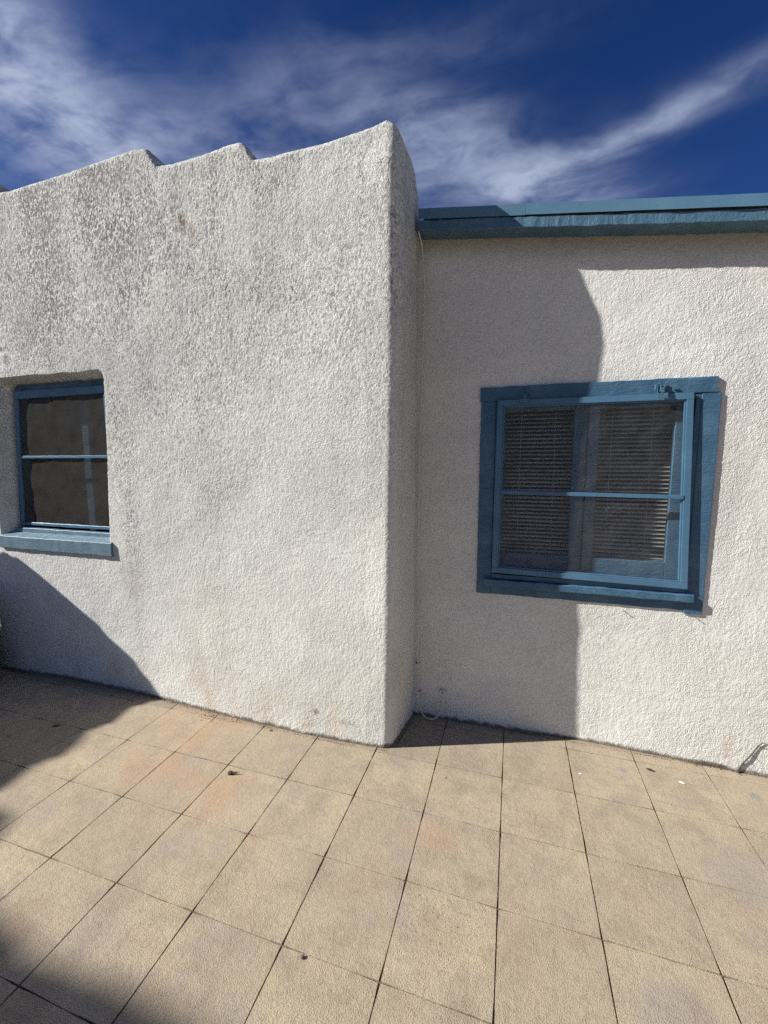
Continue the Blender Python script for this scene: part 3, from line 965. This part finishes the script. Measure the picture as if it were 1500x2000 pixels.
def drip(x0, x1, seed, dz=0.0):
    """bent metal edge, bottom lip standing off the board"""
    n = max(3, int((x1 - x0) / 0.03))
    V = []
    for i in range(n + 1):
        x = x0 + (x1 - x0) * i / n
        s = zslope(x)
        off = 0.0005 + 0.0075 * np.clip((x + 0.3) / 1.2, 0, 1)
        w = 0.0008 * math.sin(x * 23 + seed)
        zb = 2.812 + s + 0.0035 - 0.002 * np.clip((x + 0.3) / 1.2, 0, 1)
        for (yy, zz) in ((2.316, 2.8680), (2.3075 + w, 2.8665), (2.3085 - off + w, None), (2.3098 - off + w, None), (2.3095 + w, 2.864), (2.316, 2.8650)):
            V.append((x, yy, (zb if zz is None else zz + s) + dz + (0.0 if zz else w)))
    F = []
    for i in range(n):
        for k in range(6):
            a = i * 6 + k; c = i * 6 + (k + 1) % 6
            F.append((a, c, c + 6, a + 6))
    F.append(tuple(range(6))); F.append(tuple(n * 6 + k for k in range(6)))
    me = pymesh('drip_edge', V, F)
    bm = bmesh.new(); bm.from_mesh(me); bmesh.ops.recalc_face_normals(bm, faces=bm.faces); bm.to_mesh(me); bm.free()
    return wing_part(link('drip_edge', me, M['drip'], wing_r), wing_r)


drip(-0.520, 0.0120, 1)
drip(0.0135, 4.7, 2, 0.0022)

# right window ---------------------------------------------------------------
win_r = bpy.data.objects.new('window', None); C.objects.link(win_r); win_r.parent = wing_r
win_r.location = -wing_r.location
win_r['label'] = 'wide blue-framed window with mini blinds behind a hung storm frame of crinkled plastic'
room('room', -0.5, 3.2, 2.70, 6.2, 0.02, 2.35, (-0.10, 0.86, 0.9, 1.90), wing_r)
# casings
rough_board('header', -0.186, 0.905, 2.3955, 2.432, 1.883, 1.958, Bb, win_r, 101, 0.0016)


def post(name, x0, x1, y0, y1, z0, z1, mat, parent, seed, jit=0.0014):
    n = max(4, int((z1 - z0) / 0.02))
    r = np.random.default_rng(seed)
    V = []
    J = [np.convolve(r.uniform(-1, 1, n + 3), [.25, .5, .25], 'valid') * jit for _ in range(3)]
    b = 0.003
    ring = [(x0, y0 + b, 0), (x0 + b, y0, 0), (x1 - b, y0, 1), (x1, y0 + b, 1), (x1, y1, 1), (x0, y1, 0)]
    for i in range(n + 1):
        z = z0 + (z1 - z0) * i / n
        for (x, y, k) in ring:
            V.append((x + J[k][i], y + J[2][i] * .4, z))
    F = []
    for i in range(n):
        for k in range(6):
            a = i * 6 + k; c = i * 6 + (k + 1) % 6
            F.append((a, c, c + 6, a + 6))
    F.append(tuple(range(6))); F.append(tuple(n * 6 + k for k in range(6)))
    me = pymesh(name, V, F)
    bm = bmesh.new(); bm.from_mesh(me); bmesh.ops.recalc_face_normals(bm, faces=bm.faces); bm.to_mesh(me); bm.free()
    return link(name, me, mat, parent)


post('casing', -0.180, -0.100, 2.399, 2.432, 0.812, 1.882, Bb, win_r, 102)
post('casing', 0.846, 0.926, 2.399, 2.432, 0.798, 1.882, Bb, win_r, 103)
# jambs running into the wall
box('jamb', -0.0995, -0.078, 2.401, 2.70, 0.93, 1.882, Bb, win_r)
box('jamb', 0.824, 0.8455, 2.401, 2.70, 0.93, 1.882, Bb, win_r)
box('head_jamb', -0.0775, 0.8235, 2.402, 2.70, 1.862, 1.882, Bb, win_r)
# sill, drooping apron
frame_box('sill_slope', [(-0.0993, 2.392, 0.930), (0.8453, 2.392, 0.930), (0.8453, 2.392, 0.905), (-0.0993, 2.392, 0.905),
                         (-0.0993, 2.70, 0.960), (0.8453, 2.70, 0.960), (0.8453, 2.70, 0.905), (-0.0993, 2.70, 0.905)], Bb, win_r)
rough_board('sill', -0.142, 0.876, 2.372, 2.3985, 0.864, 0.902, Bb, win_r, 104, 0.0022)
rough_board('apron', -0.0995, 0.8455, 2.401, 2.425, 0.812, 0.8655, Bb, win_r, 105, 0.0025)
# sashes behind
ys0, ys1 = 2.455, 2.485
for nm, x0, x1, z0, z1, dy in (('sash_stile', -0.077, -0.048, 0.955, 1.861, 0), ('sash_stile', 0.300, 0.366, 0.955, 1.861, 0),
                               ('sash_rail', -0.0475, 0.2995, 0.955, 1.045, 0), ('sash_rail', -0.0475, 0.2995, 1.832, 1.861, 0),
                               ('sash_stile', 0.369, 0.418, 0.958, 1.861, -0.018), ('sash_stile', 0.758, 0.8235, 0.958, 1.861, -0.018),
                               ('sash_rail', 0.4185, 0.7575, 0.958, 1.045, -0.018), ('sash_rail', 0.4185, 0.7575, 1.832, 1.861, -0.018)):
    box(nm, x0, x1, ys0 + dy, ys1 + dy, z0, z1, Bb, win_r, 0.002)

# glass
def glass_material():
    m = bpy.data.materials.new('window_glass')
    m.use_nodes = True
    nt = m.node_tree; nt.nodes.clear(); g = G(nt)
    out = g.n('ShaderNodeOutputMaterial')
    tr = g.n('ShaderNodeBsdfTransparent'); tr.inputs[0].default_value = (0.96, 0.965, 0.96, 1)
    gl = g.n('ShaderNodeBsdfGlossy'); gl.inputs['Roughness'].default_value = 0.02
    fr = g.n('ShaderNodeFresnel'); fr.inputs[0].default_value = 1.45
    geo = g.n('ShaderNodeNewGeometry')
    nb = bump(g, g.noise(geo.outputs['Position'], 3, 2), 0.05, 0.01)
    g.l(nb, gl.inputs['Normal'])
    mx = g.n('ShaderNodeMixShader')
    g.l(g.m('MULTIPLY', fr.outputs[0], 0.7), mx.inputs[0]); g.l(tr.outputs[0], mx.inputs[1]); g.l(gl.outputs[0], mx.inputs[2])
    g.l(mx.outputs[0], out.inputs[0])
    return m


Mg = glass_material()
for x0, x1, yy in ((-0.0475, 0.2995, 2.47), (0.4185, 0.7575, 2.452)):
    link('glass', pymesh('glass', [(x0, yy, 1.046), (x1, yy, 1.046), (x1, yy, 1.831), (x0, yy, 1.831)], [(0, 1, 2, 3)]), Mg, win_r)
link('glass', pymesh('glass', [(-3.42, 2.215, 1.08), (-2.50, 2.215, 1.08), (-2.50, 2.215, 2.05), (-3.42, 2.215, 2.05)], [(0, 1, 2, 3)]), Mg, win_l)

# blinds: one mesh per slat, shared
sw, st_ = 0.0205, math.radians(27)


def slat_mesh(w):
    V = []
    n = 4
    for i in range(n + 1):
        t = i / n - 0.5
        y = t * sw * math.cos(st_); z = t * sw * math.sin(st_) + 0.0016 * (1 - (2 * t) ** 2)
        for x in (-w / 2, w / 2):
            V.append((x, y, z)); V.append((x, y, z - 0.0004))
    F = []
    for i in range(n):
        a = i * 4
        F += [(a, a + 2, a + 6, a + 4), (a + 1, a + 5, a + 7, a + 3), (a, a + 4, a + 5, a + 1), (a + 2, a + 3, a + 7, a + 6)]
    F += [(0, 1, 3, 2), (n * 4, n * 4 + 2, n * 4 + 3, n * 4 + 1)]
    me = pymesh('slat', V, F, False)
    me.materials.append(M['blind'])
    return me


rb = random.Random(4)
for x0, x1 in ((-0.064, 0.315), (0.395, 0.792)):
    sm = slat_mesh(x1 - x0)
    n = 37
    for i in range(n):
        o = bpy.data.objects.new('slat', sm); C.objects.link(o); o.parent = win_r
        o.location = ((x0 + x1) / 2, 2.556, 1.042 + i * 0.0223)
        o.rotation_euler = (rb.uniform(-.05, .05), rb.uniform(-.002, .002), 0)
    for q in (0.26, 0.74):
        xx = x0 + (x1 - x0) * q
        V, F = tube_geo([(xx, 2.544, 1.04), (xx, 2.544, 1.86)], 0.0008, 4)
        link('ladder_cord', pymesh('ladder_cord', V, F), M['blind'], win_r)
    box('bottom_rail', x0, x1, 2.546, 2.566, 1.020, 1.031, M['blind'], win_r)
# pale wall of the room gives the gaps something to be seen against

# storm frame: hangs from two hooks, its foot propped out a little
TL = np.array([-0.092, 2.381, 1.885]); TR = np.array([0.808, 2.381, 1.884])
BR = np.array([0.846, 2.375, 0.929]); BL = np.array([-0.097, 2.375, 0.943])


def sp(u, v, dy=0.0):
    p = (BL * (1 - u) + BR * u) * (1 - v) + (TL * (1 - u) + TR * u) * v
    return (p[0], p[1] + dy, p[2])


WU, WV = 0.030 / 0.91, 0.030 / 0.93


def sbar(name, u0, u1, v0, v1, d0, d1):
    return frame_box(name, [sp(u0, v1, d0), sp(u1, v1, d0), sp(u1, v0, d0), sp(u0, v0, d0),
                            sp(u0, v1, d1), sp(u1, v1, d1), sp(u1, v0, d1), sp(u0, v0, d1)], Bs, win_r, 0.0025, 2)


sbar('storm_frame', 0, 1, 1 - WV, 1, 0, 0.018)
sbar('storm_frame', 0, 1, 0, WV, 0, 0.018)
sbar('storm_frame', 0, WU, WV + .0005, 1 - WV - .0005, 0.0005, 0.018)
sbar('storm_frame', 1 - WU, 1, WV + .0005, 1 - WV - .0005, 0.0005, 0.018)
sbar('mid_rail', WU + .0005, 1 - WU - .0005, 0.468, 0.489, -0.003, 0.010)
# inner flange ring, a step back from the face
for u0, u1, v0, v1 in ((WU, 1 - WU, 1 - WV - .008, 1 - WV - .0004), (WU, 1 - WU, WV + .0004, WV + .008),
                       (WU + .0004, WU + .009, WV + .0085, 1 - WV - .0085), (1 - WU - .009, 1 - WU - .0004, WV + .0085, 1 - WV - .0085)):
    sbar('bead', u0, u1, v0, v1, 0.006, 0.016)
film('pane', [sp(WU, 1 - WV, .013), sp(1 - WU, 1 - WV, .013), sp(1 - WU, .490, .013), sp(WU, .490, .013)], M['screen_r'], win_r, 110, 70, seed=111, amp=0.004)
film('pane', [sp(WU, .467, .013), sp(1 - WU, .467, .013), sp(1 - WU, WV, .013), sp(WU, WV, .013)], M['screen_r'], win_r, 110, 70, seed=113, amp=0.004)
# hangers
for cx in (0.044, 0.672):
    yb = 2.386
    geos = []

    def bx(x0, x1, y0, y1, z0, z1):
        V = [(x, y, z) for x in (x0, x1) for y in (y0, y1) for z in (z0, z1)]
        return V, [(0, 1, 3, 2), (4, 6, 7, 5), (0, 4, 5, 1), (2, 3, 7, 6), (0, 2, 6, 4), (1, 5, 7, 3)]
    s = 0.011
    geos.append(bx(cx - .016, cx + .016, yb - .003, yb + .003, 1.890, 1.935))
    geos.append(bx(cx - .010, cx - .006, yb - .022, yb - .003, 1.893, 1.925))
    geos.append(bx(cx + .006, cx + .010, yb - .022, yb - .003, 1.893, 1.925))
    geos.append(bx(cx - .0059, cx + .0059, yb - .022, yb - .018, 1.893, 1.901))
    geos.append(bx(cx - .022, cx + .022, 2.362, 2.3675, 1.862, 1.886))
    geos.append(bx(cx - .005, cx + .005, 2.360, 2.3655, 1.8865, 1.912))
    if cx > 0.5:
        geos.append(tube_geo([(cx - .012, yb - .01, 1.93), (cx - .028, yb - .012, 1.925), (cx - .03, yb - .014, 1.905)], .005, 6))
        geos.append(tube_geo([(cx + .012, yb - .01, 1.93), (cx + .026, yb - .014, 1.94)], .004, 6))
    V, F = join(geos)
    link('hanger', pymesh('hanger', V, F), Bb, win_r)
# bent nails in the sill
for xx in (0.42, 0.74):
    V, F = tube_geo([(xx, 2.35, 0.892), (xx, 2.338, 0.893), (xx + .006, 2.334, 0.888)], 0.0022, 6)
    link('nail', pymesh('nail', V, F), Bb, win_r)

# ------------------------------------------------------------------ cable in the inner corner
cable = empty('cable', (-0.52, 2.39, 0), 'thin painted cable running down the inner corner and looping into the wall near the floor', 'cable')
pts = [(-0.528, 2.300, 2.752), (-0.524, 2.38, 2.70), (-0.512, 2.388, 2.52), (-0.513, 2.388, 2.45), (-0.517, 2.388, 2.13), (-0.526, 2.388, 1.8), (-0.531, 2.388, 1.56),
       (-0.532, 2.388, 1.2), (-0.533, 2.388, 0.96), (-0.530, 2.388, 0.6), (-0.528, 2.386, 0.355), (-0.519, 2.384, 0.16),
       (-0.500, 2.376, 0.06), (-0.462, 2.366, 0.016), (-0.415, 2.366, 0.014), (-0.378, 2.372, 0.055), (-0.362, 2.388, 0.12), (-0.363, 2.40, 0.165), (-0.364, 2.416, 0.172)]
pts = [(p[0] + (0.013 if p[2] > 0.2 else 0.005), p[1] - 0.006, p[2]) for p in pts]
V, F = tube_geo(spline(pts, 6), 0.0040, 8)
c_ = link('cord', pymesh('cord', V, F, True), M['cord'], cable); c_.location = -cable.location
for p in ((-0.507, 2.392, 2.51), (-0.519, 2.388, 0.345), (-0.505, 2.388, 0.166)):
    V, F = tube_geo([(p[0] - .006, p[1] + .006, p[2]), (p[0] - .008, p[1] - .009, p[2]), (p[0] + .006, p[1] - .009, p[2]), (p[0] + .010, p[1] + .006, p[2])], 0.003, 6)
    c_ = link('clip', pymesh('clip', V, F, True), M['cord'] if p[2] > 1 else M['crumb'], cable); c_.location = -cable.location
V = []; F = []
for k in range(14):
    a = 2 * math.pi * k / 14
    V += [(-0.364 + .020 * math.cos(a), 2.394, 0.176 + .020 * math.sin(a)), (-0.364 + .017 * math.cos(a), 2.386, 0.176 + .017 * math.sin(a)), (-0.364 + .006 * math.cos(a), 2.387, 0.176 + .006 * math.sin(a))]
for k in range(14):
    a, b_ = k * 3, ((k + 1) % 14) * 3
    F += [(a, b_, b_ + 1, a + 1), (a + 1, b_ + 1, b_ + 2, a + 2)]
c_ = link('grommet', pymesh('grommet', V, F), M['cord'], cable); c_.location = -cable.location

# ------------------------------------------------------------------ black bin at the left edge
def lathe(name, prof, loc, mat, n=36):
    V = []; F = []
    for r, z in prof:
        for k in range(n):
            a = 2 * math.pi * k / n
            V.append((r * math.cos(a), r * math.sin(a), z))
    for i in range(len(prof) - 1):
        for k in range(n):
            F.append((i * n + k, i * n + (k + 1) % n, (i + 1) * n + (k + 1) % n, (i + 1) * n + k))
    F.append(tuple(range(n))[::-1]); F.append(tuple((len(prof) - 1) * n + k for k in range(n)))
    o = link(name, pymesh(name, V, F, True), mat)
    o.location = loc
    return o


bn = lathe('planter_pot', [(0.30, 0.0), (0.315, 0.01), (0.325, 0.10), (0.32, 0.2), (0.30, 0.36), (0.275, 0.55), (0.25, 0.66), (0.26, 0.68), (0.25, 0.70), (0.22, 0.69), (0.20, 0.6)], (-3.74, 1.70, 0.0), M['black'])
tag(bn, 'black rounded pot in the deep shade at the left edge, against the wall', 'pot')

# ------------------------------------------------------------------ unseen stepped wall, added and shaped to cast the shadow at left
A = np.array([-4.87, 1.33]); U = np.array([-0.81, -0.59]); U = U / np.linalg.norm(U)
prof = [(-0.86, 1.28), (-0.71, 1.43), (-0.56, 1.57), (-0.45, 1.665), (-0.33, 1.685), (-0.23, 1.725), (-0.13, 1.825), (-0.02, 1.855), (0.10, 1.89), (0.25, 1.945), (0.42, 1.985),
        (0.62, 2.06), (0.78, 2.10), (0.89, 2.155), (1.15, 2.36), (1.44, 2.46), (1.72, 2.57), (1.95, 2.74), (2.25, 2.92), (2.49, 3.00), (2.80, 3.14), (3.05, 3.32), (3.24, 3.37),
        (3.45, 3.44), (3.74, 3.56), (4.0, 3.68), (4.23, 3.86), (4.45, 4.10), (4.64, 4.23), (4.93, 4.38), (5.17, 4.50), (5.6, 4.8), (6.16, 5.22), (6.5, 5.50), (6.68, 5.62),
        (6.82, 5.78), (7.07, 6.06), (7.29, 6.27), (7.44, 6.41), (8.1, 6.95), (9.2, 7.4), (10.5, 7.6)]
ss = np.array([p[0] for p in prof]); zz = np.array([p[1] for p in prof])
sn = np.linspace(ss[0], ss[-1], 260)
tt = np.interp(ss, [-.71, .13, .89, 1.44, 3.74, 5.17, 7.44, 9.2], [.83, 2.2, 3.55, 4.08, 5.94, 7.55, 10.69, 12.86])
zz = zz + tt * (math.tan(SUN_EL) - 0.6) - np.interp(ss, [-.7, -.3, .2, .9, 3.8, 4.3], [.02, .04, .075, .125, .09, 0.0])       # crest follows the sun's height
zz = zz + np.interp(ss, [5.6, 6.6, 9.0], [0.0, 0.07, 0.10])
zn = np.interp(sn, ss, zz) + (0.042 * np.abs(np.sin(sn * 17.5 + 0.35 * np.sin(sn * 5))) - 0.045) * np.interp(sn, [-.5, 0, 1, 2, 4], [.5, 1, 1, 1.2, 0])
th = 0.22
nrm = np.array([-U[1], U[0]])
if nrm[1] < 0: nrm = -nrm
nrm = -nrm                                   # thickness away from the patio
rowsN = []
for d, dz in ((0, None), (0, 0.0), (th * .3, 0.0), (th, -0.04), (th, None)):
    q = []
    for s_, z_ in zip(sn, zn):
        p = A + U * s_ - 0 * nrm
        q.append((p[0] + nrm[0] * d, p[1] + nrm[1] * d, 0.0 if dz is None else z_ + dz))
    rowsN.append(q)
NP = np.array(rowsN)
nw = link('shadow_wall', grid_mesh('shadow_wall', NP, None, np.zeros(NP.shape[:2])), M['stucco_r'])
tag(nw, 'unseen white stucco wall in uneven steps, added outside the left edge to cast the shadow there', 'wall')

# ------------------------------------------------------------------ small litter
def chip(name, x, y, L, W, Hh, rot, mat, label, cat, seed=0, tail=False, group=None, z=0.001):
    r = random.Random(seed)
    bm = bmesh.new()
    bmesh.ops.create_icosphere(bm, subdivisions=2, radius=1.0)
    for v in bm.verts:
        k = 1 + r.uniform(-.22, .22)
        v.co = Vector((v.co.x * L / 2 * k, v.co.y * W / 2 * k, max(v.co.z, -0.6) * Hh / 2 * k))
    if tail:
        V, F = tube_geo([(L * .3, 0, Hh * .1), (L * .8, W * .1, Hh * .35), (L * 1.25, W * .35, Hh * .3)], [Hh * .25, Hh * .18, Hh * .08], 5)
        vs = [bm.verts.new(v) for v in V]
        for f in F:
            bm.faces.new([vs[i] for i in f])
    me = bpy.data.meshes.new(name); bm.to_mesh(me); bm.free()
    o = link(name, me, mat)
    o.location = (x, y, z + Hh * 0.30); o.rotation_euler = (0, 0, rot)
    return tag(o, label, cat, group)


chip('seed_pod', -1.305, 1.632, 0.034, 0.020, 0.018, 0.1, M['leaf'], 'dark seed pod with a thin stalk lying on the rust-tinted tiles', 'seed pod', 1, True)
chip('pebble', -0.585, 1.028, 0.014, 0.012, 0.010, 0.4, M['pebble'], 'small brown pebble on a cross joint near the bottom of the picture', 'pebble', 2)
chip('leaf_scrap', 0.718, 2.279, 0.034, 0.016, 0.006, -0.3, M['leaf'], 'dark leaf scrap on sunlit tile below the right end of the large window', 'leaf', 3)
chip('leaf_scrap', -2.545, 1.658, 0.040, 0.012, 0.008, 0.4, M['leaf'], 'narrow dark leaf scrap in the shade on the left tiles', 'leaf', 4)
chip('paint_chip', 0.373, 2.147, 0.014, 0.011, 0.003, 0.2, M['chip'], 'tiny white paint flake on tile near the shadow tip below the window', 'paint flake', 5)
chip('paint_chip', 0.838, 2.228, 0.026, 0.014, 0.003, -0.4, M['chip'], 'larger white paint flake beside the dark leaf scrap at right', 'paint flake', 6)
chip('pebble', -0.27, 1.92, 0.008, 0.008, 0.006, 0, M['pebble'], 'tiny brown pebble on sunlit tile in front of the inner corner', 'pebble', 7)
chip('pebble', -1.30, 1.99, 0.018, 0.010, 0.010, .3, M['pebble'], 'brown clod against the foot of the tall wall where the rust tint starts', 'pebble', 8)

# twig leaning on the wall at right
YW2 = YR - 0.022
g_ = [tube_geo([(1.128, 2.385, 0.004), (1.135, YW2, 0.02), (1.150, YW2, 0.055), (1.163, YW2 - .003, 0.082), (1.182, YW2, 0.110), (1.203, YW2, 0.158), (1.222, YW2, 0.180), (1.245, YW2, 0.176)],
                [0.0042, 0.004, 0.0036, 0.0033, 0.003, 0.0025, 0.002, 0.0014], 6),
      tube_geo([(1.163, YW2 - .003, 0.082), (1.172, YW2 - .006, 0.067)], [0.002, .001], 5),
      tube_geo([(1.182, YW2, 0.108), (1.199, YW2 - .006, 0.092)], [0.002, .001], 5),
      tube_geo([(1.150, YW2, 0.055), (1.166, YW2 - .008, 0.038)], [0.0016, .001], 5),
      tube_geo([(1.128, 2.385, 0.006), (1.142, 2.37, 0.002)], [0.003, .0015], 5),
      tube_geo([(1.203, YW2, 0.158), (1.235, YW2, 0.160)], [0.0015, .001], 5)]
V, F = join(g_)
tw = link('twig', pymesh('twig', V, F, True), M['twig'])
tag(tw, 'bent dry twig standing against the foot of the wall at the right edge', 'twig')

# crumbs of soil along the walls and the freckled patch
r = random.Random(12)
V, F = [], []


def crumb(x, y, z, s):
    o = len(V)
    a = r.uniform(0, 6.28)
    for k in range(4):
        V.append((x + s * r.uniform(.6, 1.2) * math.cos(a + k * 1.57), y + s * r.uniform(.5, 1.1) * math.sin(a + k * 1.57), z))
    V.append((x + r.uniform(-.3, .3) * s, y + r.uniform(-.3, .3) * s, z + s * r.uniform(.5, 1.0)))
    F.extend([(o, o + 1, o + 4), (o + 1, o + 2, o + 4), (o + 2, o + 3, o + 4), (o + 3, o, o + 4)])


def foot_y(x):
    return YL + float(np.interp(x, [-3.7, -3.07, -2.29, -1.65, -1.1, -0.85, -0.65], [0.012, 0.058, 0.042, 0.002, -0.024, -0.018, -0.008]))


for i in range(900):
    x = r.uniform(-3.6, -0.6)
    dens = 2.2 if -1.95 < x < -1.5 else 1
    crumb(x, foot_y(x) - 0.004 - abs(r.gauss(0, 0.007 * dens)), 0, r.uniform(0.001, 0.0036))
for i in range(120):
    crumb(r.gauss(-1.68, 0.12), 2.02 - abs(r.gauss(0, 0.03)), 0, r.uniform(0.001, 0.004))
for i in range(700):
    x = r.uniform(-0.53, 1.45)
    crumb(x, YR - 0.006 - abs(r.gauss(0, 0.007)), 0, r.uniform(0.001, 0.0036) * (1.5 if .95 < x < 1.2 else 1))
for i in range(150):
    y = r.uniform(2.06, 2.42)
    crumb(-0.572 + 0.035 * (y - 2.06) / 0.35 + abs(r.gauss(0, 0.005)), y, 0, r.uniform(0.001, 0.004))
for i in range(110):
    crumb(r.gauss(-0.2, 0.14), r.gauss(1.28, 0.05), 0, r.uniform(0.0006, 0.0017))
for i in range(200):
    crumb(r.uniform(-2.6, 1.4), r.uniform(0.7, 2.3) if r.random() < .5 else r.uniform(1.5, 2.0), 0, r.uniform(0.0006, 0.002))
cr = link('soil_crumbs', pymesh('soil_crumbs', V, F), M['crumb'])
tag(cr, 'crumbs of dark soil scattered on the tiles and along the foot of the walls', 'soil', kind='stuff')
